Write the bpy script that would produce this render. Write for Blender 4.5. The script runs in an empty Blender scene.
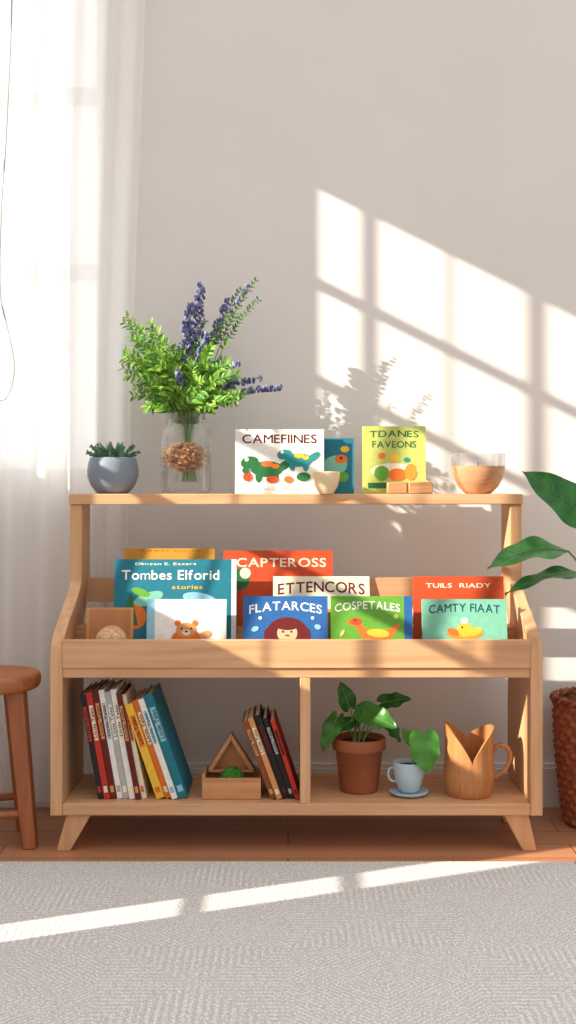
import bpy, math, random
from mathutils import Vector, Matrix
random.seed(7)
S = bpy.context.scene
S.view_settings.view_transform = 'Standard'
F = 1192.0; CZ = 0.895
# photo measurements -> metres on the real plane standing at depth d
def X(px, d): return (px-288)*d/F
def Z(py, d): return CZ-(py-485)*d/F

# ------------------------------------------------ materials
def lin(c):
    return tuple(((v/255)/12.92 if v/255 <= .04045 else ((v/255+.055)/1.055)**2.4) for v in c)+(1,)
_m = {}
def newmat(name):
    m = bpy.data.materials.new(name); m.use_nodes = True
    return m, m.node_tree, m.node_tree.nodes['Principled BSDF']
def paint(name, rgb, rough=.6, var=.06, scale=30, spec=.4):
    if name in _m: return _m[name]
    m, t, b = newmat(name)
    n = t.nodes.new('ShaderNodeTexNoise'); n.inputs['Scale'].default_value = scale
    tc = t.nodes.new('ShaderNodeTexCoord'); t.links.new(tc.outputs['Object'], n.inputs['Vector'])
    r = t.nodes.new('ShaderNodeValToRGB')
    c = lin(rgb)
    r.color_ramp.elements[0].position = .3; r.color_ramp.elements[1].position = .7
    r.color_ramp.elements[0].color = tuple(v*(1-var*2) for v in c[:3])+(1,)
    r.color_ramp.elements[1].color = tuple(min(1, v*(1+var)) for v in c[:3])+(1,)
    t.links.new(n.outputs['Fac'], r.inputs['Fac']); t.links.new(r.outputs['Color'], b.inputs['Base Color'])
    b.inputs['Roughness'].default_value = rough
    b.inputs['Specular IOR Level'].default_value = spec
    _m[name] = m; return m
def wood(name, c1, c2, axis='X', rough=.5, sc=1.0):
    if name in _m: return _m[name]
    m, t, b = newmat(name)
    tc = t.nodes.new('ShaderNodeTexCoord'); mp = t.nodes.new('ShaderNodeMapping')
    s = {'X': (1.2, 22, 22), 'Y': (22, 1.2, 22), 'Z': (22, 22, 1.2)}[axis]
    mp.inputs['Scale'].default_value = tuple(v*sc for v in s)
    n = t.nodes.new('ShaderNodeTexNoise'); n.inputs['Scale'].default_value = 2.2
    n.inputs['Detail'].default_value = 6; n.inputs['Distortion'].default_value = .6
    r = t.nodes.new('ShaderNodeValToRGB')
    r.color_ramp.elements[0].position = .32; r.color_ramp.elements[1].position = .66
    r.color_ramp.elements[0].color = lin(c1); r.color_ramp.elements[1].color = lin(c2)
    t.links.new(tc.outputs['Object'], mp.inputs['Vector']); t.links.new(mp.outputs['Vector'], n.inputs['Vector'])
    t.links.new(n.outputs['Fac'], r.inputs['Fac']); t.links.new(r.outputs['Color'], b.inputs['Base Color'])
    bu = t.nodes.new('ShaderNodeBump'); bu.inputs['Strength'].default_value = .08
    t.links.new(n.outputs['Fac'], bu.inputs['Height']); t.links.new(bu.outputs['Normal'], b.inputs['Normal'])
    b.inputs['Roughness'].default_value = rough
    _m[name] = m; return m
def leafmat(name, rgb, rgb2, rough=.4):
    if name in _m: return _m[name]
    m = paint(name, rgb, rough, .1, 25)
    t = m.node_tree; b = t.nodes['Principled BSDF']
    r = [n for n in t.nodes if n.type == 'VALTORGB'][0]
    r.color_ramp.elements[0].color = lin(rgb); r.color_ramp.elements[1].color = lin(rgb2)
    tr = t.nodes.new('ShaderNodeBsdfTranslucent'); t.links.new(r.outputs['Color'], tr.inputs['Color'])
    mx = t.nodes.new('ShaderNodeMixShader'); mx.inputs[0].default_value = .3
    o = [n for n in t.nodes if n.type == 'OUTPUT_MATERIAL'][0]
    t.links.new(b.outputs[0], mx.inputs[1]); t.links.new(tr.outputs[0], mx.inputs[2]); t.links.new(mx.outputs[0], o.inputs['Surface'])
    return m

W1, W2 = (200, 150, 106), (218, 171, 128)
woodX = wood('beech_wood_x', W1, W2, 'X'); woodZ = wood('beech_wood_z', W1, W2, 'Z'); woodY = wood('beech_wood_y', W1, W2, 'Y')
stoolW = wood('stool_wood', (158, 92, 52), (184, 114, 68), 'X')
stoolZ = wood('stool_wood_z', (140, 78, 42), (170, 100, 58), 'Z')
toyW = wood('toy_wood', (184, 126, 80), (206, 150, 100), 'X', sc=2)
mugW = wood('mug_wood', (172, 112, 64), (192, 132, 80), 'Z', .38, sc=2)

def glassmat():
    m, t, b = newmat('clear_glass')
    g = t.nodes.new('ShaderNodeBsdfGlass'); g.inputs['IOR'].default_value = 1.38; g.inputs['Roughness'].default_value = 0.0
    tr = t.nodes.new('ShaderNodeBsdfTransparent'); tr.inputs['Color'].default_value = (.97, .985, .985, 1)
    n = t.nodes.new('ShaderNodeTexNoise'); n.inputs['Scale'].default_value = 6
    bu = t.nodes.new('ShaderNodeBump'); bu.inputs['Strength'].default_value = .05
    t.links.new(n.outputs['Fac'], bu.inputs['Height']); t.links.new(bu.outputs['Normal'], g.inputs['Normal'])
    mx = t.nodes.new('ShaderNodeMixShader'); mx.inputs[0].default_value = .6
    o = [n for n in t.nodes if n.type == 'OUTPUT_MATERIAL'][0]
    t.links.new(tr.outputs[0], mx.inputs[1]); t.links.new(g.outputs[0], mx.inputs[2]); t.links.new(mx.outputs[0], o.inputs['Surface'])
    return m
glass = glassmat()

# ------------------------------------------------ builder
class B:
    def __init__(s, name, origin=(0, 0, 0)):
        s.name = name; s.o = Vector(origin); s.v = []; s.f = []; s.fm = []; s.sm = []; s.mats = []; s.M = Matrix.Identity(4)
    def add(s, vs, fs, mat, smooth=False):
        if mat not in s.mats: s.mats.append(mat)
        k = s.mats.index(mat); n = len(s.v)
        s.v += [s.M @ Vector(v) for v in vs]
        for f in fs:
            s.f.append([i+n for i in f]); s.fm.append(k); s.sm.append(smooth)
    def box(s, x0, x1, y0, y1, z0, z1, mat):
        s.add([(x0, y0, z0), (x1, y0, z0), (x1, y1, z0), (x0, y1, z0), (x0, y0, z1), (x1, y0, z1), (x1, y1, z1), (x0, y1, z1)],
              [(0, 3, 2, 1), (4, 5, 6, 7), (0, 1, 5, 4), (1, 2, 6, 5), (2, 3, 7, 6), (3, 0, 4, 7)], mat)
    def frustum(s, c0, w0, d0, c1, w1, d1, mat):
        vs = []
        for c, w, d in ((c0, w0, d0), (c1, w1, d1)):
            vs += [(c[0]-w/2, c[1]-d/2, c[2]), (c[0]+w/2, c[1]-d/2, c[2]), (c[0]+w/2, c[1]+d/2, c[2]), (c[0]-w/2, c[1]+d/2, c[2])]
        s.add(vs, [(0, 3, 2, 1), (4, 5, 6, 7), (0, 1, 5, 4), (1, 2, 6, 5), (2, 3, 7, 6), (3, 0, 4, 7)], mat)
    def lathe(s, prof, c, mat, n=48, closed=False):
        vs = []; fs = []
        for r, z in prof:
            for j in range(n):
                a = 2*math.pi*j/n
                vs.append((c[0]+r*math.cos(a), c[1]+r*math.sin(a), c[2]+z))
        m = len(prof)
        for i in range(m-1 if not closed else m):
            i2 = (i+1) % m
            for j in range(n):
                k = (j+1) % n
                fs.append((i*n+j, i*n+k, i2*n+k, i2*n+j))
        s.add(vs, fs, mat, True)
    def tube(s, pts, rad, mat, n=6, taper=1.0):
        pts = [Vector(p) for p in pts]; vs = []; fs = []
        L = len(pts)
        for i, p in enumerate(pts):
            d = (pts[min(i+1, L-1)]-pts[max(i-1, 0)])
            if d.length < 1e-9: d = Vector((0, 0, 1))
            d.normalize()
            u = d.cross(Vector((0, 1, 0.01)))
            if u.length < 1e-3: u = d.cross(Vector((1, 0, 0)))
            u.normalize(); w = d.cross(u)
            r = rad*(1+(taper-1)*i/(L-1))
            for j in range(n):
                a = 2*math.pi*j/n
                vs.append(p+u*math.cos(a)*r+w*math.sin(a)*r)
        for i in range(L-1):
            for j in range(n):
                k = (j+1) % n
                fs.append((i*n+j, i*n+k, (i+1)*n+k, (i+1)*n+j))
        fs.append(tuple(range(n))); fs.append(tuple(reversed(range((L-1)*n, L*n))))
        s.add(vs, fs, mat, True)
    def ball(s, c, r, mat, n=12, m=8, sc=(1, 1, 1)):
        vs = []; fs = []
        for i in range(m+1):
            t = math.pi*i/m
            for j in range(n):
                a = 2*math.pi*j/n
                vs.append((c[0]+r*sc[0]*math.sin(t)*math.cos(a), c[1]+r*sc[1]*math.sin(t)*math.sin(a), c[2]+r*sc[2]*math.cos(t)))
        for i in range(m):
            for j in range(n):
                k = (j+1) % n
                fs.append((i*n+j, (i+1)*n+j, (i+1)*n+k, i*n+k))
        s.add(vs, fs, mat, True)
    def leaf(s, base, tip, width, nrm, mat, arch=0.0, fold=.15, n=8, shape='ovate', rib=None):
        base = Vector(base); tip = Vector(tip); nrm = Vector(nrm).normalized()
        d = (tip-base); L = d.length; dn = d.normalized()
        side = dn.cross(nrm).normalized(); up = side.cross(dn).normalized()
        vs = []; fs = []; rp = []
        for i in range(n+1):
            t = i/n
            if shape == 'heart': t = t**1.5
            if shape == 'ovate': w = math.sin(math.pi*min(1, t**.75))**.85 if 0 < t < 1 else 0
            elif shape == 'heart': w = 1.28*(t+.03)**.30*(1-t)**.72*(1+.25*t*(1-t))
            elif shape == 'lance': w = math.sin(math.pi*t**.6)**1.0 if 0 < t < 1 else .02
            w = max(w, 0)*width/2
            p = base+d*t+up*(arch*L*math.sin(math.pi*t*.9))
            rp.append(p+up*(.0008))
            wave = .0 if L < .06 else .006*math.sin(t*14)
            hb = L*.20*max(0, 1-t/.35)**1.3*(1 if shape == 'heart' else 0); hm = hb*.95
            vs += [p-side*w+up*(w*fold*2+wave)-dn*hb*.75, p-side*w*.55+up*(w*fold*.8)-dn*hm, p, p+side*w*.55+up*(w*fold*.8)-dn*hm, p+side*w+up*(w*fold*2-wave)-dn*hb*.75]
        for i in range(n):
            for j in range(4):
                a = i*5+j
                fs.append((a, a+1, a+6, a+5))
        s.add(vs, fs, mat, True)
        if rib: s.tube(rp, .0014, rib, 5, .3)
    def finish(s, bevel=0, sharp=40, parent=None):
        me = bpy.data.meshes.new(s.name)
        me.from_pydata([v-s.o for v in s.v], [], s.f)
        for m in s.mats: me.materials.append(m)
        me.polygons.foreach_set('material_index', s.fm)
        me.polygons.foreach_set('use_smooth', s.sm)
        me.update()
        try: me.set_sharp_from_angle(angle=math.radians(sharp))
        except Exception: pass
        ob = bpy.data.objects.new(s.name, me); S.collection.objects.link(ob)
        ob.location = s.o
        if bevel:
            b = ob.modifiers.new('bevel', 'BEVEL'); b.width = bevel; b.segments = 2; b.limit_method = 'ANGLE'
        if parent:
            ob.parent = parent; ob.matrix_parent_inverse = Matrix.Translation(-Vector(parent.location))
        return ob
def empty(name, loc):
    e = bpy.data.objects.new(name, None); S.collection.objects.link(e); e.location = loc; e.empty_display_size = .05
    return e

_tc = {}
def textmesh(txt):
    if txt in _tc: return _tc[txt]
    # lettering is laid out glyph by glyph so that every glyph is filled cleanly
    allv = []; allf = []; cur = 0
    for ch in txt:
        if ch == ' ': cur += .32; continue
        cu = bpy.data.curves.new('t', 'FONT'); cu.body = ch; cu.offset = 0.0 if ch in 'MWNm' else .014; cu.resolution_u = 4
        ob = bpy.data.objects.new('t', cu); S.collection.objects.link(ob)
        dg = bpy.context.evaluated_depsgraph_get(); dg.update()
        ev = ob.evaluated_get(dg); me = ev.to_mesh()
        vs = [tuple(v.co) for v in me.vertices]; fs = [tuple(p.vertices) for p in me.polygons]
        ev.to_mesh_clear(); bpy.data.objects.remove(ob); bpy.data.curves.remove(cu)
        a = min(v[0] for v in vs); z = max(v[0] for v in vs)
        n = len(allv); allv += [(v[0]-a+cur, v[1]) for v in vs]; allf += [tuple(i+n for i in f) for f in fs]
        if ch in 'MWN':   # thicken by a doubled, slightly shifted copy
            n = len(allv); allv += [(v[0]-a+cur+.022, v[1]) for v in vs]; allf += [tuple(i+n for i in f) for f in fs]
        cur += z-a+.085
    xs = [v[0] for v in allv]; ys = [v[1] for v in allv]
    x0, x1, y0, y1 = min(xs), max(xs), min(ys), max(ys)
    allv = [((v[0]-x0)/(x1-x0)-.5, (v[1]-y0)/(y1-y0)-.5) for v in allv]
    _tc[txt] = (allv, allf); return _tc[txt]

# ------------------------------------------------ colours for print
ink = lambda n, c: paint('print_'+n, c, .62, .04, 60, .3)
K = {k: ink(k, c) for k, c in dict(
    black=(38, 33, 34), white=(236, 232, 224), cream=(236, 224, 194), teal=(30, 116, 134), teal2=(40, 138, 136), darkteal=(18, 76, 90),
    orange=(224, 114, 44), red=(188, 54, 38), blue=(42, 98, 160), green=(98, 160, 54), dgreen=(40, 108, 58), mint=(124, 190, 164),
    yellow=(238, 186, 60), brown=(140, 74, 38), tan=(212, 148, 92), skin=(236, 184, 144), sky=(140, 192, 210), pink=(222, 112, 100),
    lime=(190, 196, 104), maroon=(104, 30, 30), grey=(180, 178, 174), orange2=(198, 76, 38), gold=(206, 146, 52)).items()}
pages = paint('paper_pages', (232, 224, 208), .8, .05, 200)

def picture_book(x, y, z, w, h, cover, art, t=.012, tilt=8, yaw=0, name='picture_book'):
    b = B(name, (x, y, z))
    b.M = Matrix.Translation((x, y, z)) @ Matrix.Rotation(math.radians(yaw), 4, 'Z') @ Matrix.Rotation(-math.radians(tilt), 4, 'X')
    c = .0015
    b.box(-w/2, w/2, 0, c, 0, h, cover); b.box(-w/2, w/2, t-c, t, 0, h, cover); b.box(-w/2, -w/2+c, c, t-c, 0, h, cover)
    b.box(-w/2+c, w/2-.003, c, t-c, .003, h-.003, pages)
    lay = [0]
    def P(pts, mat):
        lay[0] += 1; yy = -.00012*lay[0]
        b.add([(u*w, yy, v*h) for u, v in pts], [tuple(range(len(pts)))], mat)
    for a in art:
        k = a[0]
        if k == 'p': P(a[1], a[2])
        elif k == 'e':   # ellipse u v ru rv rot mat (radii as fraction of w)
            _, u, v, ru, rv, rot, mt = a; rot = math.radians(rot)
            pts = []
            for i in range(24):
                q = 2*math.pi*i/24; p1, p2 = ru*math.cos(q), rv*math.sin(q)
                pts.append((u+p1*math.cos(rot)-p2*math.sin(rot), v+(p1*math.sin(rot)+p2*math.cos(rot))*w/h))
            P(pts, mt)
        elif k == 'r': _, u0, u1, v0, v1, mt = a; P([(u0, v0), (u1, v0), (u1, v1), (u0, v1)], mt)
        elif k == 't':   # text, uc, vc, width(frac w), height(frac h), mat, arc (frac h)
            _, s, uc, vc, tw, th, mt, arc = a
            vs, fs = textmesh(s); lay[0] += 1; yy = -.00012*lay[0]-.0001
            b.add([((uc+p*tw)*w, yy, (vc+q*th+arc*(1-(2*p)**2))*h) for p, q in vs], fs, mt)
    return b.finish()

# ------------------------------------------------ room
WY = 3.32; WH = 3.7
wallm = paint('wall_plaster', (230, 225, 220), .9, .012, 3, .1)
trimm = paint('trim_paint', (222, 220, 216), .6, .02, 8)
b = B('wall_back')
WX0, WX1, WZ0, WZ1 = -1.30, -.50, .90, 2.45
b.box(-1.42, WX0, WY, WY+.14, 0, WH, wallm); b.box(WX1, 2.6, WY, WY+.14, 0, WH, wallm)
b.box(WX0, WX1, WY, WY+.14, 0, WZ0, wallm); b.box(WX0, WX1, WY, WY+.14, WZ1, WH, wallm); b.finish()
b = B('window_1')
for x in (WX0, WX1-.04, -.92): b.box(x, x+.04, WY+.05, WY+.10, WZ0, WZ1, trimm)
for z in (WZ0, WZ1-.04, 1.48, 1.98): b.box(WX0, WX1, WY+.052, WY+.098, z, z+.04, trimm)
b.finish()
# left wall: a window, plus two unseen openings added for sunlight; sun direction (1, SK, -.5)
SK = .43
def yw(xx, y=WY): return y-SK*(xx+1.4)
lx0, lx1 = -1.42, -1.40
A = dict(y0=2.08, y1=yw(.089), z0=1.12, z1=2.47)
C = dict(y0=1.93, y1=2.04, z0=.25, z1=1.08)
E = dict(y0=2.915, y1=3.05, z0=1.28, z1=2.47)
b = B('wall_left')
ys = [-1.5, C['y0'], C['y1'], A['y0'], A['y1'], E['y0'], E['y1'], WY+.14]
for i, hole in enumerate((None, C, None, A, None, E, None)):
    if hole is None: b.box(lx0, lx1, ys[i], ys[i+1], 0, WH, wallm)
    else:
        b.box(lx0, lx1, ys[i], ys[i+1], 0, hole['z0'], wallm); b.box(lx0, lx1, ys[i], ys[i+1], hole['z1'], WH, wallm)
b.finish()
b = B('window_2')
for xa, xb in ((.214, .256), (.452, .462), (.674, .727), (.93, .94), (1.16, 1.21), (1.42, 1.43)):
    y1, y0 = yw(xa), yw(xb)
    if y0 > A['y0']: b.box(-1.412, -1.402, y0, y1, A['z0'], A['z1'], trimm)
for z in (2.20, 1.93, 1.66, 1.39): b.box(-1.4115, -1.4025, A['y0'], A['y1'], z-.016, z+.016, trimm)
b.finish()
b = B('rug_sun_opening')  # bars across the unseen slit added to cast the rug's sun streak
for z in (.615, .785): b.box(-1.412, -1.402, C['y0'], C['y1'], z-.011, z+.011, trimm)
b.finish()
b = B('curtain_sun_opening')  # bars across the unseen opening added to put sun on the curtain
b.box(-1.412, -1.402, 2.960, 2.974, E['z0'], E['z1'], trimm)
for z in (2.08, 1.68): b.box(-1.4115, -1.4025, E['y0'], E['y1'], z-.016, z+.016, trimm)
b.finish()
# floor planks
m, t, bs = newmat('oak_floor')
tc = t.nodes.new('ShaderNodeTexCoord')
br = t.nodes.new('ShaderNodeTexBrick'); br.inputs['Scale'].default_value = 1
br.inputs['Brick Width'].default_value = 1.4; br.inputs['Row Height'].default_value = .11; br.inputs['Mortar Size'].default_value = .0018
br.inputs['Color1'].default_value = lin((204, 142, 102)); br.inputs['Color2'].default_value = lin((190, 128, 90)); br.inputs['Mortar'].default_value = lin((120, 76, 50))
mp = t.nodes.new('ShaderNodeMapping'); mp.inputs['Scale'].default_value = (2, 40, 10)
n = t.nodes.new('ShaderNodeTexNoise'); n.inputs['Scale'].default_value = 2; n.inputs['Detail'].default_value = 5
mx = t.nodes.new('ShaderNodeMixRGB'); mx.blend_type = 'MULTIPLY'; mx.inputs[0].default_value = .3
t.links.new(tc.outputs['Object'], br.inputs['Vector']); t.links.new(tc.outputs['Object'], mp.inputs['Vector']); t.links.new(mp.outputs[0], n.inputs['Vector'])
t.links.new(br.outputs['Color'], mx.inputs[1]); t.links.new(n.outputs['Fac'], mx.inputs[2]); t.links.new(mx.outputs[0], bs.inputs['Base Color'])
bs.inputs['Roughness'].default_value = .4
b = B('floor'); b.box(-1.42, 2.6, -1.5, WY+.14, -.05, 0, m); b.finish()
b = B('baseboard_back'); b.box(-1.40, 2.6, WY-.016, WY, 0, .11, trimm); b.box(-1.40, 2.6, WY-.010, WY, .11, .122, trimm); b.finish(.002)

# rug
m, t, bs = newmat('woven_rug')
def N(k): return t.nodes.new(k)
def math_(op, a, bb=None):
    nd = N('ShaderNodeMath'); nd.operation = op
    for i, q in enumerate((a, bb)):
        if q is None: continue
        if isinstance(q, (int, float)): nd.inputs[i].default_value = q
        else: t.links.new(q, nd.inputs[i])
    return nd.outputs[0]
tc = N('ShaderNodeTexCoord'); sp = N('ShaderNodeSeparateXYZ'); t.links.new(tc.outputs['Object'], sp.inputs[0])
px = math_('PINGPONG', sp.outputs[0], .17); py = math_('PINGPONG', sp.outputs[1], .17)
dd = math_('ADD', px, py); d2 = math_('MAXIMUM', px, py)
ck = N('ShaderNodeTexChecker'); ck.inputs['Scale'].default_value = 1/.34
t.links.new(tc.outputs['Object'], ck.inputs['Vector'])
sel = ck.outputs['Fac']
mixv = math_('ADD', math_('MULTIPLY', dd, sel), math_('MULTIPLY', d2, math_('SUBTRACT', 1.0, sel)))
st = math_('SINE', math_('MULTIPLY', mixv, 430))
vo = N('ShaderNodeTexVoronoi'); vo.inputs['Scale'].default_value = 210; t.links.new(tc.outputs['Object'], vo.inputs['Vector'])
no = N('ShaderNodeTexNoise'); no.inputs['Scale'].default_value = 240; t.links.new(tc.outputs['Object'], no.inputs['Vector'])
big_n = N('ShaderNodeTexNoise'); big_n.inputs['Scale'].default_value = 9; t.links.new(tc.outputs['Object'], big_n.inputs['Vector'])
h = math_('ADD', math_('MULTIPLY', math_('MULTIPLY', st, .20), big_n.outputs['Fac']), math_('ADD', math_('MULTIPLY', vo.outputs['Distance'], -.7), math_('MULTIPLY', no.outputs['Fac'], .9)))
r = N('ShaderNodeValToRGB'); r.color_ramp.elements[0].position = -.0; r.color_ramp.elements[1].position = .46
r.color_ramp.elements[0].color = lin((192, 188, 185)); r.color_ramp.elements[1].color = lin((240, 237, 234))
t.links.new(h, r.inputs['Fac']); t.links.new(r.outputs[0], bs.inputs['Base Color'])
bu = N('ShaderNodeBump'); bu.inputs['Strength'].default_value = .5; bu.inputs['Distance'].default_value = .004
t.links.new(h, bu.inputs['Height']); t.links.new(bu.outputs[0], bs.inputs['Normal']); bs.inputs['Roughness'].default_value = .95
bs.inputs['Specular IOR Level'].default_value = .1
b = B('area_rug', (0, 1.6, 0)); b.box(-1.3, .672, .3, 2.80, .0005, .012, m); b.finish(.004)

# curtain
m, t, bs = newmat('sheer_curtain')
tr = t.nodes.new('ShaderNodeBsdfTranslucent'); tr.inputs['Color'].default_value = (.98, .97, .955, 1)
df = t.nodes.new('ShaderNodeBsdfDiffuse'); df.inputs['Color'].default_value = (.93, .92, .90, 1)
tp = t.nodes.new('ShaderNodeBsdfTransparent')
wv = t.nodes.new('ShaderNodeTexNoise'); wv.inputs['Scale'].default_value = 400
m1 = t.nodes.new('ShaderNodeMixShader'); m1.inputs[0].default_value = .6; m2 = t.nodes.new('ShaderNodeMixShader')
mr = t.nodes.new('ShaderNodeMapRange'); mr.inputs['To Min'].default_value = .03; mr.inputs['To Max'].default_value = .14
t.links.new(wv.outputs['Fac'], mr.inputs['Value']); t.links.new(mr.outputs[0], m2.inputs[0])
t.links.new(df.outputs[0], m1.inputs[1]); t.links.new(tr.outputs[0], m1.inputs[2]); t.links.new(m1.outputs[0], m2.inputs[1]); t.links.new(tp.outputs[0], m2.inputs[2])
t.links.new(m2.outputs[0], [q for q in t.nodes if q.type == 'OUTPUT_MATERIAL'][0].inputs['Surface'])
curtm = m
def curtain(name, xa, xb, y, amp, freq, ph):
    b = B(name, (xa, y, 0)); vs = []; fs = []; nx, nz = 220, 30
    for j in range(nz+1):
        z = .03+(2.66-.03)*j/nz
        for i in range(nx+1):
            s = i/nx
            drape = 1-.07*(1-z/2.66)*s
            x = xa+(xb-xa)*s*drape+.006*math.sin(z*2.2+s*9)
            yy = y+amp*math.sin(s*freq+ph+.35*math.sin(z*1.3)+1.2*math.sin(s*5))*(.75+.25*math.sin(s*23))+.004*math.sin(z*3+s*31)
            vs.append((x, yy, z))
    for j in range(nz):
        for i in range(nx):
            a = j*(nx+1)+i; fs.append((a, a+1, a+nx+2, a+nx+1))
    b.add(vs, fs, curtm, True); return b.finish(sharp=180)
curtain('sheer_curtain', -1.36, -.385, 3.262, .027, 66, .4)
b = B('curtain_rod', (-1.3, 3.26, 2.69)); b.tube([(-1.4, 3.26, 2.675), (-.35, 3.26, 2.675)], .012, trimm, 16); b.ball((-.35, 3.26, 2.675), .02, trimm)
b.box(-.42, -.40, 3.26, 3.32, 2.668, 2.682, trimm); b.finish()
cord = paint('cord_grey', (168, 160, 153), .7)
pts = [(14, -60), (12, 0), (10, 60), (6, 140), (1, 220), (0, 290), (8, 330), (14, 362), (12, 385), (4, 400), (-8, 398)]
b = B('curtain_cord', (X(0, 3.215), 3.215, 1.3))
def catmull(P, k=6):
    P = [Vector(p) for p in P]; out = []
    for i in range(len(P)-1):
        p0, p1, p2, p3 = P[max(i-1, 0)], P[i], P[i+1], P[min(i+2, len(P)-1)]
        for j in range(k):
            u = j/k
            out.append(.5*((2*p1)+(-p0+p2)*u+(2*p0-5*p1+4*p2-p3)*u*u+(-p0+3*p1-3*p2+p3)*u**3))
    out.append(P[-1]); return out
b.tube([(X(14, 3.2), 3.235, 2.66)]+catmull([(X(a, 3.215), 3.215, Z(c, 3.215)) for a, c in pts]), .0018, cord, 6); b.finish()

# ------------------------------------------------ bookshelf
D0 = 2.90; DB = 3.205; cx = .0205; HW = .5997; HT = .5825; TH = .03
shelf = empty('bookshelf', (cx, 3.05, 0))
def smooth(u): return u*u*(3-2*u)
prof = [(D0, .09), (D0, .30), (D0, .49)]
for i in range(1, 13):
    u = i/12; prof.append((D0+.175*(u**1.15*.6+.4*smooth(u)), .49+.155*u))
prof += [(3.075, .75), (3.075, .845)]
def hw(z):
    if z < .5: return HW
    if z > .66: return HT
    return HW+(HT-HW)*smooth((z-.5)/.16)
for sgn, nm in ((-1, 'side_panel_l'), (1, 'side_panel_r')):
    b = B(nm, (cx, 3.05, 0)); vs = []; fs = []
    for y, z in prof:
        xo = cx+sgn*hw(z); xi = cx+sgn*(hw(z)-TH)
        vs += [(xo, y, z), (xo, DB, z), (xi, DB, z), (xi, y, z)]
    for i in range(len(prof)-1):
        for j in range(4):
            k = (j+1) % 4; q = (i*4+j, i*4+k, (i+1)*4+k, (i+1)*4+j)
            fs.append(q if sgn > 0 else q[::-1])
    fs.append((0, 3, 2, 1) if sgn > 0 else (0, 1, 2, 3)); L = (len(prof)-1)*4
    fs.append((L, L+1, L+2, L+3) if sgn > 0 else (L+3, L+2, L+1, L))
    b.add(vs, fs, woodZ); b.finish(.002, parent=shelf)
def board(nm, *a, mat=woodX, bev=.002):
    b = B(nm, (cx, 3.05, 0)); b.box(*a, mat); b.finish(bev, parent=shelf)
IL, IR = cx-HW+TH, cx+HW-TH
board('top_board', cx-HT-.002, cx+HT+.002, 3.068, DB, .845, .872)
board('bottom_board', IL, IR, D0+.002, DB, .090, .119)
board('middle_board', IL, IR, D0+.004, DB, .425, .449)
board('tray_front', IL, IR, D0-.002, D0+.018, .449, .518)
board('divider', .029, .055, D0+.004, DB, .119, .425, mat=woodZ)
board('tier_step_1', IL, IR, 3.01, 3.085, .449, .497)
board('tier_step_2', IL, IR, 3.087, 3.165, .449, .527)
board('tier_rail', IL+.005, IR-.005, 3.172, 3.19, .585, .648)
for i, (bx, tx) in enumerate(((X(62, D0), X(78, D0)), (X(531, D0), X(517, D0)))):
    for yb, yt, nm in ((D0+.03, D0+.035, 'front'), (DB-.03, DB-.035, 'back')):
        b = B('leg_%s_%d' % (nm, i+1), (cx, 3.05, 0)); b.frustum((bx, yb, 0), .034, .034, (tx, yt, .0905), .060, .045, woodZ); b.finish(.002, parent=shelf)

# ------------------------------------------------ tray books
def bk(px0, px1, ptop, y, z, **k):
    x0, x1 = X(px0, y), X(px1, y); h = (Z(ptop, y)-z)/math.cos(math.radians(k.get('tilt', 8)))
    cover = k.pop('cover'); art = k.pop('art')
    return picture_book((x0+x1)/2, y, z, x1-x0, h, cover, art, **k)
T1, T2, T3 = .4495, .4975, .5275
Y1, Y2, Y3 = 2.955, 3.018, 3.098
bk(146, 226, 600, Y1, T1, cover=K['white'], art=[
    ('r', -.5, -.40, 0, 1, K['sky']), ('e', .0, .38, .19, .13, 0, K['orange']), ('e', -.11, .63, .04, .04, 0, K['orange']), ('e', .11, .63, .04, .04, 0, K['orange']),
    ('e', .0, .53, .13, .09, 0, K['tan']), ('e', 0, .49, .05, .035, 0, K['cream']), ('e', -.06, .55, .013, .013, 0, K['black']), ('e', .06, .55, .013, .013, 0, K['black']), ('e', 0, .505, .02, .013, 0, K['black']),
    ('e', .24, .46, .08, .045, 15, K['tan'])])
bk(243, 328, 597, Y1, T1, cover=K['blue'], art=[
    ('t', 'FLATARCES', 0, .80, .86, .13, K['white'], .06), ('e', .02, .48, .24, .17, 0, K['maroon']), ('e', -.17, .40, .08, .12, 20, K['maroon']), ('e', .21, .40, .08, .12, -20, K['maroon']),
    ('e', .02, .46, .12, .11, 0, K['skin']), ('e', .02, .57, .14, .055, 0, K['maroon']), ('e', -.03, .48, .013, .014, 0, K['black']), ('e', .07, .48, .013, .014, 0, K['black']), ('e', .02, .425, .03, .010, 0, K['red']),
    ('e', -.36, .52, .045, .03, 20, K['sky']), ('e', .38, .55, .04, .03, -20, K['sky']), ('e', -.3, .68, .02, .02, 0, K['white']), ('e', .32, .68, .02, .02, 0, K['white'])])
bk(331, 413, 597, Y1, T1, cover=K['green'], art=[
    ('t', 'COSPETALES', -.05, .82, .80, .12, K['white'], .05), ('r', .40, .5, 0, 1, K['blue']),
    ('p', [(-.32, .60), (-.24, .67), (-.14, .66), (-.10, .55), (.02, .50), (.22, .52), (.32, .60), (.35, .58), (.28, .44), (.2, .36), (-.1, .36), (-.16, .46), (-.2, .56)], K['orange']),
    ('e', -.19, .63, .07, .045, 0, K['orange2']), ('e', -.20, .645, .012, .012, 0, K['black']), ('e', .08, .46, .14, .05, -5, K['yellow']), ('e', -.36, .46, .05, .02, 60, K['lime']), ('e', .3, .70, .03, .03, 0, K['lime'])])
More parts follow.
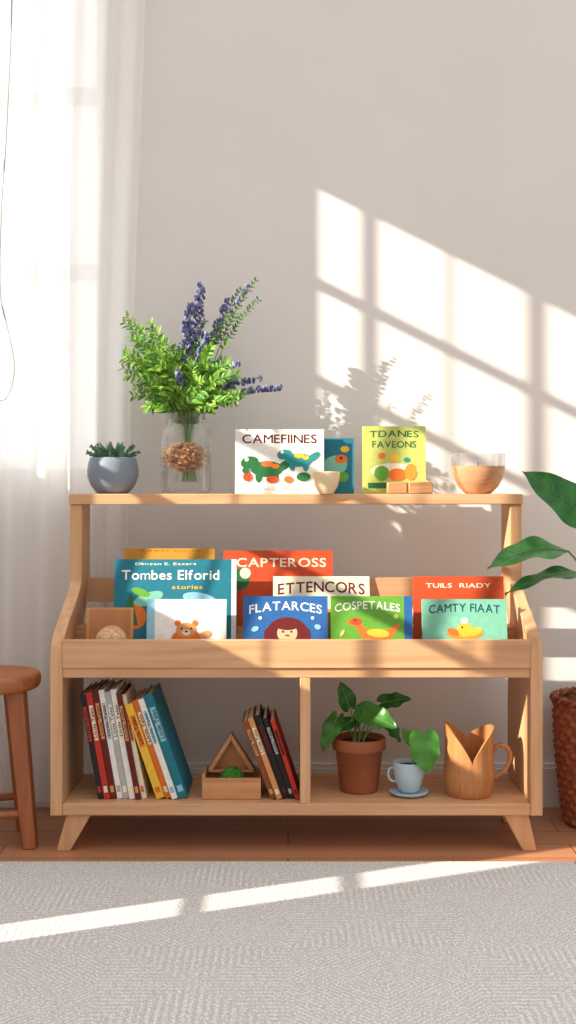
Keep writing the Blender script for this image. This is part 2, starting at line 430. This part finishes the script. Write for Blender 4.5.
bk(423, 508, 600, Y1, T1, cover=K['mint'], art=[
    ('t', 'CAMTY FIAAT', 0, .84, .84, .13, K['darkteal'], .03), ('e', 0, .46, .22, .06, 0, K['gold']), ('e', .0, .54, .09, .09, 0, K['yellow']),
    ('e', 0, .67, .045, .035, 0, K['white']), ('e', -.03, .57, .012, .012, 0, K['black']), ('e', .12, .50, .09, .045, 20, K['yellow']), ('e', -.14, .50, .07, .04, -20, K['orange'])])
# row 2
bk(113, 236, 560, Y2, T2, cover=K['teal'], t=.016, art=[
    ('r', .46, .5, 0, 1, K['white']), ('t', 'Dlmgan E. Eacars', -.08, .94, .5, .04, K['cream'], 0), ('t', 'Tombes Elforid', -.04, .81, .80, .12, K['white'], 0),
    ('e', -.22, .52, .13, .05, 20, K['mint']), ('e', -.28, .60, .08, .03, -20, K['green']), ('t', 'stories', .1, .66, .25, .045, K['yellow'], 0), ('e', .2, .52, .14, .05, -10, K['sky']), ('e', -.33, .3, .1, .1, 0, K['orange']),
    ('p', [(-.44, .2), (-.36, .62), (-.30, .2)], K['dgreen'])])
bk(273, 370, 577, Y2, T2, cover=K['cream'], art=[
    ('t', 'ETTENCORS', 0, .80, .9, .17, K['maroon'], .04), ('r', -.5, .5, 0, .5, K['gold'])])
bk(414, 505, 577, Y2, T2, cover=K['orange2'], art=[
    ('t', 'TUILS  RIADY', 0, .86, .72, .07, K['cream'], 0), ('e', 0, .45, .3, .12, 0, K['yellow'])])
# row 3
bk(123, 214, 549, Y3, T3, cover=K['gold'], art=[('t', 'SUNNY DAYS', 0, .97, .7, .02, K['orange2'], 0)])
bk(223, 333, 551, Y3, T3, cover=K['orange2'], t=.016, art=[
    ('t', 'CAPTEROSS', .03, .84, .82, .12, K['cream'], 0), ('e', -.36, .62, .1, .1, 0, K['dgreen']), ('e', -.3, .70, .05, .05, 0, K['cream'])])
# tan board and little ball at left
bk(86, 133, 608, Y2-.002, T2, cover=K['tan'], name='wooden_photo_board', art=[('r', -.44, .44, .06, .94, paint('kraft', (190, 128, 84), .8))])
gx = X(111, 2.955)
b = B('woven_ball_ornament', (gx, 2.962, T1)); wick = paint('pale_wicker', (222, 180, 138), .8, .15, 120)
b.lathe([(0, 0), (.030, .0), (.032, .02), (.03, .040), (.036, .052), (.038, .064), (.033, .078), (.02, .089), (.006, .094), (0, .095)], (gx, 2.962, T1), wick, 32)
for k in range(10):
    a0 = k*math.pi/5
    b.tube([(gx+.0385*math.sin(q)*math.cos(a0+q*.5), 2.962+.0385*math.sin(q)*math.sin(a0+q*.5), T1+.058+.037*math.cos(q)) for q in [i*.2 for i in range(12)]], .0014, wick, 5)
b.finish()

# ------------------------------------------------ top shelf
TT = .8725; YT = 3.135
def croc(u, v, s, body, spot):
    return [('e', u, v, .16*s, .08*s, 0, body), ('e', u-.17*s, v+.09*s, .09*s, .06*s, 10, body), ('e', u+.17*s, v+.05*s, .09*s, .04*s, 35, body),
            ('e', u-.08*s, v-.1*s, .035*s, .06*s, 0, body), ('e', u+.08*s, v-.1*s, .035*s, .06*s, 0, body), ('e', u-.2*s, v+.13*s, .02*s, .02*s, 0, K['white']),
            ('e', u, v+.07*s, .06*s, .03*s, 0, spot), ('e', u+.08*s, v+.04*s, .04*s, .025*s, 0, spot)]
bk(235, 324, 429, 3.105, TT, cover=K['white'], tilt=4, art=[('t', 'CAMEFIINES', 0, .85, .84, .14, K['maroon'], 0)]
   + croc(-.14, .38, 1.15, K['dgreen'], K['orange']) + croc(.22, .52, .95, K['teal2'], K['yellow']) +
   [('e', -.08, .22, .07, .04, 0, K['orange2']), ('e', .27, .26, .08, .05, 0, K['dgreen']), ('e', .10, .22, .05, .04, 0, K['orange']), ('e', -.36, .26, .05, .05, 0, K['orange2']), ('t', 'and friends', .02, .08, .4, .05, K['grey'], 0),
    ('e', -.38, .36, .04, .04, 0, K['dgreen'])])
bk(290, 354, 438, 3.14, TT, cover=K['teal'], tilt=4, art=[
    ('e', .2, .5, .2, .16, 20, K['mint']), ('e', .3, .62, .1, .07, 0, K['orange']), ('e', .32, .3, .1, .08, 0, K['green']), ('e', .36, .8, .07, .05, 0, K['yellow']), ('e', .3, .64, .02, .02, 0, K['black'])])
bk(363, 426, 426, 3.13, TT, cover=K['lime'], tilt=4, t=.022, art=[
    ('t', 'TDANES', 0, .88, .78, .10, K['dgreen'], .01), ('t', 'FAVEONS', 0, .73, .7, .10, K['dgreen'], 0), ('e', 0, .53, .07, .07, 0, K['yellow']), ('e', -.2, .56, .06, .05, 0, K['orange']),
    ('e', .0, .34, .38, .12, 0, K['cream']), ('e', -.2, .3, .12, .12, 0, K['green']), ('e', .05, .28, .15, .1, 0, K['orange']), ('e', .26, .32, .1, .13, 0, K['gold']),
    ('r', -.42, .42, .08, .16, K['dgreen']), ('e', .2, .5, .05, .04, 0, K['teal2'])])
# succulent
px_ = X(113, YT); c = (px_, YT-.002, TT)
b = B('potted_succulent', c)
potb = paint('blue_grey_ceramic', (132, 144, 156), .45, .05, 12)
b.lathe([(0, 0), (.038, 0), (.044, .004), (.058, .022), (.0665, .045), (.067, .062), (.064, .080), (.0605, .092), (.058, .095), (.055, .092), (.053, .08), (0, .08)], c, potb)
b.lathe([(0, .083), (.053, .083)], c, paint('soil', (70, 52, 40), .95, .3, 200), 24)
suc = leafmat('succulent_green', (92, 138, 112), (150, 188, 158), .5)
for ring, (nn, ln, el, w) in enumerate(((11, .068, 20, .023), (9, .064, 38, .022), (7, .056, 58, .020), (5, .048, 76, .014))):
    for k in range(nn):
        a = 2*math.pi*(k+.5*(ring % 2))/nn+.2; e = math.radians(el+random.uniform(-5, 5))
        d = Vector((math.cos(a)*math.cos(e), math.sin(a)*math.cos(e), math.sin(e)))
        bs_ = Vector(c)+Vector((math.cos(a)*.006, math.sin(a)*.006, .090))
        up = Vector((-math.cos(a)*math.sin(e), -math.sin(a)*math.sin(e), math.cos(e)))
        b.leaf(bs_, bs_+d*ln, w, up, suc, arch=-.06, fold=.25, n=6, shape='lance')
        b.leaf(bs_-up*.002, bs_+d*ln-up*.0005, w*.95, up, suc, arch=-.10, fold=.2, n=6, shape='lance')
b.finish(sharp=180)

# glass jar with flowers
vx = X(186, YT); vy = 3.136; c = (vx, vy, TT)
bou = empty('flower_vase', c)
b = B('glass_jar', c)
b.lathe([(0, 0), (.060, 0), (.0655, .006), (.0665, .02), (.0665, .145), (.062, .165), (.052, .178), (.050, .184), (.053, .188), (.053, .196), (.050, .198), (.050, .207), (.0525, .211),
         (.050, .2125), (.0475, .21), (.0475, .182), (.058, .163), (.0635, .145), (.0635, .02), (.060, .008), (0, .008)], c, glass, 56)
b.finish(sharp=60, parent=bou)
b = B('pebbles', c)
pebs = [paint('pebble_a', (188, 130, 80), .7, .2, 100), paint('pebble_b', (150, 98, 58), .7, .2, 100), paint('pebble_c', (214, 168, 116), .7, .2, 100)]
b.ball((c[0], c[1], c[2]+.096), .049, pebs[1], 24, 14, (1, 1, .74))
for k in range(520):
    a = random.uniform(0, 6.28); u = random.uniform(-1, 1); q = math.sqrt(1-u*u)
    r = random.uniform(.95, 1.04)
    b.ball((c[0]+.051*q*r*math.cos(a), c[1]+.051*q*r*math.sin(a), c[2]+.096+.038*u*r), random.uniform(.0032, .0052), random.choice(pebs), 7, 5, (1, 1, .8))
b.finish(parent=bou)
b = B('stems_in_jar', c); stm = leafmat('stem_green', (92, 120, 52), (120, 150, 70))
for k in range(18):
    a = random.uniform(0, 6.28); r = random.uniform(.004, .03)
    b.tube([(c[0]+r*math.cos(a)*1.2, c[1]+r*math.sin(a)*1.2, c[2]+.03), (c[0]+r*math.cos(a)*.5, c[1]+r*math.sin(a)*.5, c[2]+.12), (c[0]+r*math.cos(a+.5), c[1]+r*math.sin(a+.5), c[2]+.215)], .0016, stm, 5)
b.finish(parent=bou)
b = B('foliage', c)
gl = [leafmat('fern_a', (92, 148, 40), (136, 188, 66), .5), leafmat('fern_b', (66, 118, 36), (104, 160, 54), .5), leafmat('fern_c', (132, 180, 64), (176, 214, 100), .5)]
dkl = leafmat('sprig_dark', (66, 96, 66), (92, 122, 84), .5)
def bez(p0, p1, p2, n=10):
    return [p0*(1-u)**2+p1*2*u*(1-u)+p2*u*u for u in [i/n for i in range(n+1)]]
neck = Vector((vx, vy, TT+.205))
def endp(px, py, dy): return Vector((X(px, vy+dy), vy+dy, Z(py, vy+dy)))
def frond(end, mats, ll, ns, start=.25, droop=.02, wr=.42):
    p0 = neck+Vector((random.uniform(-.03, .03), random.uniform(-.03, .03), -.02))
    mid = (p0+end)/2+Vector((0, 0, .03+droop)); mid.x = p0.x+(end.x-p0.x)*.35
    P = bez(p0, mid, end, 14); b.tube(P, .0013, stm, 4, .5)
    for i in range(ns):
        u = start+(1-start)*i/(ns-1); f = u*14; k = min(int(f), 13); p = P[k].lerp(P[k+1], f-k); d = (P[k+1]-P[k]).normalized()
        for sg in (-1, 1):
            rnd = Vector((random.uniform(-1, 1), random.uniform(-1, 1), random.uniform(-1, 1)))
            sd = d.cross(Vector((0, -1, .3))).normalized()*sg
            dir_ = (d*.65+sd*.8+rnd*.35).normalized(); L = ll*random.uniform(.75, 1.15)*(1.1-.55*u)
            b.leaf(p, p+dir_*L, L*wr, Vector((0, -1, .8))+rnd*.5, random.choice(mats), arch=.08, fold=.12, n=4, shape='ovate')
ends = [(125, 320), (134, 338), (126, 352), (128, 372), (138, 392), (148, 404), (150, 350), (148, 326), (163, 348), (160, 370), (155, 385), (172, 362), (168, 392),
        (180, 352), (190, 365), (205, 362), (212, 378), (222, 392), (228, 402), (215, 404), (200, 385), (185, 390), (176, 404), (235, 378), (225, 362), (240, 396), (196, 345), (210, 350), (142, 366), (165, 405),
        (232, 388), (218, 370), (236, 404), (205, 400), (130, 362)]
for e in ends:
    for rep in range(2):
        frond(endp(e[0]+random.uniform(-5, 5), e[1]+random.uniform(-5, 5), random.uniform(-.075, .055)), gl, .036, 15, wr=.38)
for e in ((255, 281), (240, 290), (230, 318), (258, 300), (222, 332), (205, 322)):
    frond(endp(e[0], e[1], random.uniform(-.03, .05)), [dkl, gl[1]], .022, 16, .5, .03)
b.finish(sharp=180, parent=bou)
b = B('lavender_flowers', c)
lav = [paint('lavender_a', (108, 112, 160), .7, .15, 80), paint('lavender_b', (140, 140, 186), .7, .1, 80), paint('lavender_c', (84, 88, 130), .7, .1, 80)]
def spike(end, n, start, rad, dy=0):
    p0 = neck+Vector((random.uniform(-.02, .02), random.uniform(-.02, .02), -.01))
    mid = (p0+end)/2; mid.x = p0.x+(end.x-p0.x)*.3; mid.z += .035
    P = bez(p0, mid, end, 20); b.tube(P, .0013, stm, 4, .5)
    for i in range(n):
        u = start+(1-start)*random.random(); f = u*20; k = min(int(f), 19); p = P[k].lerp(P[k+1], f-k)
        taper = (1.05-u)/(1.05-start); rr = rad*(.35+.65*taper)*random.uniform(.3, 1)
        a = random.uniform(0, 6.28); bsz = random.uniform(.0026, .0046)
        b.ball((p.x+rr*math.cos(a), p.y+rr*math.sin(a), p.z+random.uniform(-.006, .006)), bsz, random.choice(lav), 6, 4, (1, 1, 1.3))
spike(endp(201, 283, .0), 170, .45, .024)
spike(endp(190, 305, -.02), 130, .45, .022)
spike(endp(250, 284, .02), 34, .5, .012)
spike(endp(228, 300, .03), 50, .5, .016)
spike(endp(282, 388, -.0), 100, .6, .016)
spike(endp(262, 378, .02), 60, .55, .014)
spike(endp(240, 362, -.04), 50, .55, .014)
spike(endp(178, 372, -.07), 40, .6, .014)
spike(endp(208, 335, -.03), 70, .5, .018)
b.finish(sharp=180, parent=bou)

# cream cup
b = B('small_cream_bowl', (X(326, 3.085), 3.09, TT))
b.lathe([(0, 0), (.018, 0), (.020, .003), (.030, .02), (.0345, .04), (.0355, .055), (.034, .057), (.0325, .054), (.030, .03), (.02, .012), (0, .008)], (X(326, 3.085), 3.0685, TT), paint('cream_ceramic', (236, 212, 172), .35, .03), 40)
b.finish()
# wooden blocks
b = B('wooden_block', (X(409, 3.09), 3.09, TT))
b.box(X(387, 3.09), X(407, 3.09), 3.075, 3.105, TT, TT+.030, toyW); b.box(X(408, 3.09), X(432, 3.09), 3.073, 3.107, TT, TT+.031, toyW); b.finish(.003)
# bowl candle
cc = (X(478, YT), YT, TT)
b = B('wood_and_glass_bowl', cc)
bwl = wood('bowl_wood', (186, 134, 96), (204, 154, 114), 'X', .35, 2)
b.lathe([(0, 0), (.032, 0), (.037, .003), (.052, .018), (.064, .040), (.069, .060), (.0705, .072), (.0668, .072), (.062, .060), (.05, .03), (.03, .014), (0, .012)], cc, bwl, 56)
b.lathe([(.0705, .072), (.071, .09), (.070, .104), (.0685, .105), (.0668, .104), (.0675, .09), (.0668, .072)], cc, glass, 56)
b.lathe([(0, .068), (.0655, .068)], cc, paint('candle_wax', (238, 214, 184), .5, .03), 40)
b.tube([(cc[0], cc[1], cc[2]+.068), (cc[0], cc[1], cc[2]+.082)], .001, K['black'], 5)
b.finish()

# ------------------------------------------------ lower compartments
FZ = .1195; YL = 2.935
def leanrow(name, x0, y0, items, depth):
    b = B(name, (x0, y0, FZ)); x = x0
    for (t_, h, ang, col, lab) in items:
        a = math.radians(ang); ya = y0+random.uniform(0, .012)
        b.M = Matrix.Translation((x, ya, FZ)) @ Matrix.Rotation(-a, 4, 'Y')
        c = .0014
        b.box(0, c, 0, depth, 0, h, col); b.box(t_-c, t_, 0, depth, 0, h, col); b.box(c, t_-c, 0, c, 0, h, col)
        b.box(c, t_-c, c, depth-.004, .003, h-.003, pages)
        if lab:
            b.add([(t_*.2, -.0004, h*.55), (t_*.8, -.0004, h*.55), (t_*.8, -.0004, h*.88), (t_*.2, -.0004, h*.88)], [(0, 1, 2, 3)], lab)
            vs, fs = textmesh('Little Tales')
            b.add([(t_*.5-q*t_*.5, -.0008, h*.715+p*h*.28) for p, q in vs], fs, K['black'] if lab is not K['black'] else K['white'])
            b.add([(t_*.2, -.0004, h*.06), (t_*.8, -.0004, h*.06), (t_*.8, -.0004, h*.12), (t_*.2, -.0004, h*.12)], [(0, 1, 2, 3)], lab)
        x += t_/math.cos(a)+.0012
    b.M = Matrix.Identity(4); return b.finish()
Wt = K['white']
leanrow('leaning_books', X(98, YL), YL, [
    (.013, .262, 10, K['black'], K['red']), (.015, .266, 10, K['red'], K['cream']), (.014, .272, 10, K['maroon'], K['tan']), (.014, .272, 10, Wt, K['grey']), (.014, .268, 10, K['grey'], Wt),
    (.014, .274, 10, Wt, K['cream']), (.013, .266, 10.5, K['maroon'], K['tan']), (.012, .262, 11.5, K['cream'], K['orange'])], .17)
leanrow('leaning_books', X(150, YL)+.016, YL, [(.020, .245, 19, K['yellow'], K['orange']), (.014, .255, 19, K['orange'], K['cream']), (.014, .26, 19, Wt, K['sky']), (.022, .268, 19, K['teal'], K['sky'])], .17)
leanrow('leaning_books', X(271, YL), YL, [(.013, .205, 20, K['brown'], K['tan']), (.013, .212, 20, K['tan'], K['cream']), (.015, .216, 19.5, K['black'], K['maroon']), (.012, .21, 19, K['black'], K['grey']), (.011, .205, 18, K['red'], K['maroon'])], .15)

# toy house in tray
x0, x1 = X(202, 2.95), X(261, 2.95)
b = B('wooden_toy_house', ((x0+x1)/2, 2.98, FZ))
b.box(x0, x1, 2.94, 3.06, FZ, FZ+.008, toyW); b.box(x0, x1, 2.94, 2.948, FZ+.008, FZ+.052, toyW); b.box(x0, x1, 3.052, 3.06, FZ+.008, FZ+.052, toyW)
b.box(x0, x0+.008, 2.948, 3.052, FZ+.008, FZ+.060, toyW); b.box(x1-.008, x1, 2.948, 3.052, FZ+.008, FZ+.045, toyW)
xm = (x0+x1)/2-.004; zt = FZ+.148; zb = FZ+.055
for sg in (-1, 1):
    xb = xm+sg*.060
    vs = []
    for y in (3.01, 3.05): vs += [(xb, y, zb), (xm, y, zt), (xm, y, zt-.018), (xb-sg*.014, y, zb)]
    b.add(vs, [(0, 1, 2, 3), (7, 6, 5, 4), (0, 4, 5, 1), (1, 5, 6, 2), (2, 6, 7, 3), (3, 7, 4, 0)], toyW)
b.add([(xm-.05, 3.045, zb), (xm+.05, 3.045, zb), (xm, 3.045, zt-.01)], [(0, 1, 2)], paint('toy_back', (196, 140, 90), .6))
b.box(xm-.057, xm+.057, 3.01, 3.05, zb-.006, zb, toyW)
b.finish(.0015)
b = B('moss_ball', (xm+.005, 2.975, FZ+.008)); moss = paint('moss_green', (66, 132, 42), .9, .3, 150)
b.ball((xm+.004, 2.979, FZ+.040), .029, moss, 20, 14, (1.05, 1, 1.1))
for k in range(260):
    a = random.uniform(0, 6.28); u = random.uniform(-.9, 1); q = math.sqrt(1-u*u)
    b.ball((xm+.004+.029*q*math.cos(a), 2.979+.028*q*math.sin(a), FZ+.040+.031*u), .0026, moss, 5, 4)
b.finish()

# terracotta pothos
YP = 3.03; c = (X(359, YP), YP, FZ)
b = B('potted_plant', c)
tcm = paint('terracotta', (156, 90, 58), .7, .1, 15)
b.lathe([(0, 0), (.046, 0), (.048, .004), (.060, .105), (.0665, .106), (.068, .110), (.0675, .133), (.065, .136), (.060, .134), (.058, .12), (0, .118)], c, tcm)
b.lathe([(0, .121), (.058, .121)], c, paint('soil', (70, 52, 40)), 24)
pl = [leafmat('pothos_a', (38, 92, 36), (64, 128, 52), .3), leafmat('pothos_b', (54, 112, 44), (90, 150, 66), .3)]
vein = leafmat('vein_green', (120, 164, 84), (140, 180, 100), .4)
top = Vector(c)+Vector((0, 0, .12))
def pleaf(px0, py0, px1, py1, d0, d1, w, nrm, k=0, sh='heart', fold=.1, arch=.06):
    bp = Vector((X(px0, d0), d0, Z(py0, d0))); tp_ = Vector((X(px1, d1), d1, Z(py1, d1)))
    st0 = top+Vector((random.uniform(-.015, .015), random.uniform(-.015, .015), 0)); mid = (st0+bp)/2+Vector((0, 0, .03))
    b.tube(bez(st0, mid, bp, 8), .0022, vein, 6, .7)
    b.leaf(bp, tp_, w, nrm, pl[k], arch=arch, fold=fold, n=16, shape=sh, rib=vein)
pleaf(349, 706, 340, 682, 3.03, 3.01, .062, (.1, -1, .2))
pleaf(337, 718, 323, 752, 3.00, 2.97, .064, (-.4, -1, .3), 1)
pleaf(350, 722, 331, 732, 3.02, 2.99, .054, (-.3, -1, .4))
pleaf(382, 703, 411, 699, 3.04, 3.02, .058, (.1, -.9, .6), 0)
pleaf(362, 712, 397, 728, 3.0, 2.95, .084, (.1, -1, .5), 1)
pleaf(375, 712, 352, 708, 3.03, 3.0, .045, (0, -.9, .6), 0)
pleaf(385, 722, 400, 742, 3.05, 3.04, .048, (.4, -.8, .5), 0)
pleaf(362, 712, 355, 730, 3.08, 3.1, .05, (0, .5, .8), 0)
b.finish(sharp=180)
# cup plant
YC = 2.985; c = (X(409, YC), YC, FZ)
b = B('cup_with_seedling', c); cw = paint('pale_blue_ceramic', (178, 200, 212), .35, .03)
b.lathe([(0, 0), (.034, 0), (.044, .005), (.049, .009), (.0485, .011), (.04, .009), (.02, .007), (0, .007)], c, cw)
b.lathe([(0, .008), (.022, .008), (.027, .014), (.036, .045), (.0415, .082), (.041, .085), (.0385, .083), (.034, .05), (.0335, .07), (0, .07)], c, cw)
b.lathe([(0, .072), (.037, .072)], c, paint('soil', (70, 52, 40)), 24)
hp = [(c[0]-.036, c[1], c[2]+.068), (c[0]-.048, c[1], c[2]+.066), (c[0]-.052, c[1], c[2]+.05), (c[0]-.045, c[1], c[2]+.036), (c[0]-.032, c[1], c[2]+.034)]
b.tube(catmull(hp), .003, cw, 8)
top = Vector(c)+Vector((.005, 0, .072))
pl2 = leafmat('seedling', (70, 140, 48), (100, 172, 70), .35); pl = [pl2, pl2]
pleaf(423, 735, 427, 773, 2.96, 2.945, .102, (.1, -1, .2), 0, fold=.04)
pleaf(412, 742, 402, 728, 3.0, 3.0, .040, (-.1, -1, .4), 1)
b.finish(sharp=180)

# tulip shaped wooden mug
YM = 2.985; c = (X(469, YM), YM, FZ); b = B('tulip_shaped_mug', c)
n = 120; rows = 16; vs = []; fs = []
def topz(a):
    v = abs(math.cos(a))                       # linear in projected x
    front = math.sin(a) < 0
    low = .088 if front else .135
    return low+(.182-low)*(v**.85)-(.008 if math.cos(a) > 0 else 0)*v
for off in (0, .005):
    for i in range(rows+1):
        for j in range(n):
            a = 2*math.pi*j/n; z = i/rows*topz(a)
            if off: z = max(z, .008)
            zz = z/.182
            r = (.052+.012*min(1, (zz/.28))**.5 if zz < .28 else .064-.004*math.sin((zz-.28)/.72*math.pi*.9))-off
            vs.append((c[0]+r*math.cos(a), c[1]+r*math.sin(a)*.95, c[2]+z))
R = rows+1
for lay in (0, 1):
    for i in range(rows):
        for j in range(n):
            k = (j+1) % n; o = lay*R*n
            q = (o+i*n+j, o+i*n+k, o+(i+1)*n+k, o+(i+1)*n+j); fs.append(q if lay == 0 else q[::-1])
for j in range(n):
    k = (j+1) % n; fs.append((rows*n+j, rows*n+k, R*n+rows*n+k, R*n+rows*n+j))
fs.append(tuple(range(n))[::-1]); fs.append(tuple(range(R*n, R*n+n)))
b.add(vs, fs, mugW, True)
hp = [(c[0]+.058, c[1], c[2]+.108), (c[0]+.074, c[1], c[2]+.124), (c[0]+.095, c[1], c[2]+.118), (c[0]+.103, c[1], c[2]+.095), (c[0]+.093, c[1], c[2]+.068), (c[0]+.075, c[1], c[2]+.050), (c[0]+.060, c[1], c[2]+.044)]
b.tube(catmull(hp), .0058, mugW, 10); b.finish(sharp=50)

# ------------------------------------------------ stool
sx, sy = -.750, 3.0
b = B('wooden_stool', (sx, sy, 0)); zt = Z(672, 3.0)
b.lathe([(0, zt-.040), (.115, zt-.040), (.122, zt-.036), (.126, zt-.026), (.126, zt-.008), (.121, zt-.001), (.112, zt), (0, zt)], (sx, sy, 0), stoolW, 64)
LA = (-28, 62, 152, 242)
for a in LA:
    a = math.radians(a); ca, sa = math.cos(a), math.sin(a)
    b.frustum((sx+ca*.130, sy+sa*.130, 0), .034, .034, (sx+ca*.085, sy+sa*.085, zt-.038), .044, .044, stoolZ)
q = [(sx+math.cos(math.radians(a))*.120, sy+math.sin(math.radians(a))*.120, .085) for a in LA]
for i in range(4): b.tube([q[i], q[(i+1) % 4]], .010, stoolZ, 8)
b.finish(.003)

# ------------------------------------------------ basket plant
bx, by = .842, 3.155
root = empty('potted_rubber_plant', (bx, by, 0))
b = B('wicker_basket', (bx, by, 0)); wk = paint('wicker_brown', (160, 92, 62), .75, .2, 90); wk2 = paint('wicker_dark', (130, 70, 46), .8, .2, 90)
H = .325; rows = 16; sub = 4; nn = 160; vs = []; fs = []
for i in range(rows*sub+1):
    s = i/(rows*sub); z = .004+s*(H-.004); rr = .108+.026*math.sin(s*math.pi*.5)
    bulge = abs(math.sin(math.pi*i/sub)); row = i//sub
    for j in range(nn):
        a = 2*math.pi*j/nn
        r = rr+.0055*bulge*(1 if row % 2 else -1)*math.cos(20*a)+.003*bulge
        vs.append((bx+r*math.cos(a), by+r*math.sin(a), z))
for i in range(rows*sub):
    for j in range(nn):
        k = (j+1) % nn; fs.append((i*nn+j, i*nn+k, (i+1)*nn+k, (i+1)*nn+j))
fs.append(tuple(range(nn))[::-1])
b.add(vs, fs, wk, True)
for k, off in ((0, 0), (1, math.pi)):
    pts = [(bx+(.137+.004*math.cos(18*a+off))*math.cos(a), by+(.137+.004*math.cos(18*a+off))*math.sin(a), H+.005+.005*math.sin(18*a+off)) for a in [2*math.pi*i/240 for i in range(241)]]
    b.tube(pts, .006, wk2 if k else wk, 6)
b.lathe([(.130, .30), (0, .30)], (bx, by, 0), paint('soil', (70, 52, 40)), 40)
b.finish(sharp=180, parent=root)
b = B('leaves', (bx, by, 0))
fl = [leafmat('rubber_leaf_a', (30, 92, 40), (60, 130, 60), .3), leafmat('rubber_leaf_b', (44, 112, 50), (84, 156, 78), .3)]
def big(px0, py0, px1, py1, d0, d1, w, nrm, k=0, arch=.08, fold=.08):
    bp = Vector((X(px0, d0), d0, Z(py0, d0))); tp_ = Vector((X(px1, d1), d1, Z(py1, d1)))
    s0 = Vector((bx+random.uniform(-.02, .02), by+random.uniform(-.02, .02), .30)); mid = Vector((s0.x, s0.y, bp.z*.85))
    b.tube(bez(s0, mid, bp, 14), .0045, vein, 8, .5)
    b.leaf(bp, tp_, w, nrm, fl[k], arch=arch, fold=fold, n=18, shape='ovate', rib=vein)
    L = (tp_-bp); dn = L.normalized(); sd = dn.cross(Vector(nrm).normalized()).normalized(); up = sd.cross(dn)
    for i in range(1, 7):
        t0 = i/8; t1 = min(.95, t0+.12); w0 = math.sin(math.pi*t1**.75)**.85*w/2*.85
        for sg in (-1, 1):
            p0 = bp+L*t0+up*(arch*L.length*math.sin(math.pi*t0*.9)+.001); p1 = bp+L*t1+up*(arch*L.length*math.sin(math.pi*t1*.9)+w0*fold*1.8+.001-sg*.004*math.sin(t1*14))+sd*sg*w0
            b.tube([p0, (p0+p1)/2-up*.0005, p1], .0006, vein, 4, .4)
big(597, 528, 521, 472, 2.95, 2.93, .105, (-.35, -.8, .6), 0)
big(568, 551, 487, 572, 2.93, 2.86, .085, (-.05, -.65, .9), 1, .14)
big(592, 575, 505, 598, 2.92, 2.86, .062, (0, -.35, 1), 0, .12)
big(640, 545, 720, 500, 3.0, 2.98, .11, (.3, -.7, .7), 0)
big(640, 510, 660, 420, 3.10, 3.13, .10, (0, -1, .2), 1)
big(640, 580, 730, 610, 2.95, 2.9, .09, (0, -.3, 1), 1)
b.finish(sharp=180, parent=root)

# ------------------------------------------------ light: bright sky overhead and beyond the window, dimmer behind the viewer
w = bpy.data.worlds.new('world'); S.world = w; w.use_nodes = True
t = w.node_tree; bg = t.nodes['Background']
tcw = N('ShaderNodeTexCoord'); sw = N('ShaderNodeSeparateXYZ'); t.links.new(tcw.outputs['Generated'], sw.inputs[0])
zz = math_('MAXIMUM', sw.outputs[2], 0.0); yy = math_('MAXIMUM', sw.outputs[1], 0.0); xx = math_('MAXIMUM', math_('MULTIPLY', sw.outputs[0], -1.0), 0.0)
stv = math_('ADD', .64, math_('ADD', math_('MULTIPLY', zz, .74), math_('ADD', math_('MULTIPLY', yy, 1.1), math_('MULTIPLY', xx, .5))))
t.links.new(stv, bg.inputs['Strength'])
rp = N('ShaderNodeValToRGB'); rp.color_ramp.elements[0].color = (1, .98, .955, 1); rp.color_ramp.elements[1].color = (.975, .98, 1, 1)
t.links.new(zz, rp.inputs['Fac']); t.links.new(rp.outputs[0], bg.inputs['Color'])
sl = bpy.data.lights.new('sun', 'SUN'); sl.energy = 10.0; sl.angle = math.radians(.5); sl.color = (1, .92, .79)
so = bpy.data.objects.new('sun', sl); S.collection.objects.link(so); so.location = (-3, 1, 3)
so.rotation_euler = Vector((1, SK, -.5)).to_track_quat('-Z', 'Y').to_euler()

cam = bpy.data.cameras.new('camera'); co = bpy.data.objects.new('camera', cam); S.collection.objects.link(co); S.camera = co
co.location = (0, 0, CZ); co.rotation_euler = (math.radians(90), 0, 0)
cam.sensor_fit = 'VERTICAL'; cam.sensor_height = 24; cam.lens = F/1024*24; cam.shift_y = -27/1024; cam.clip_start = .05
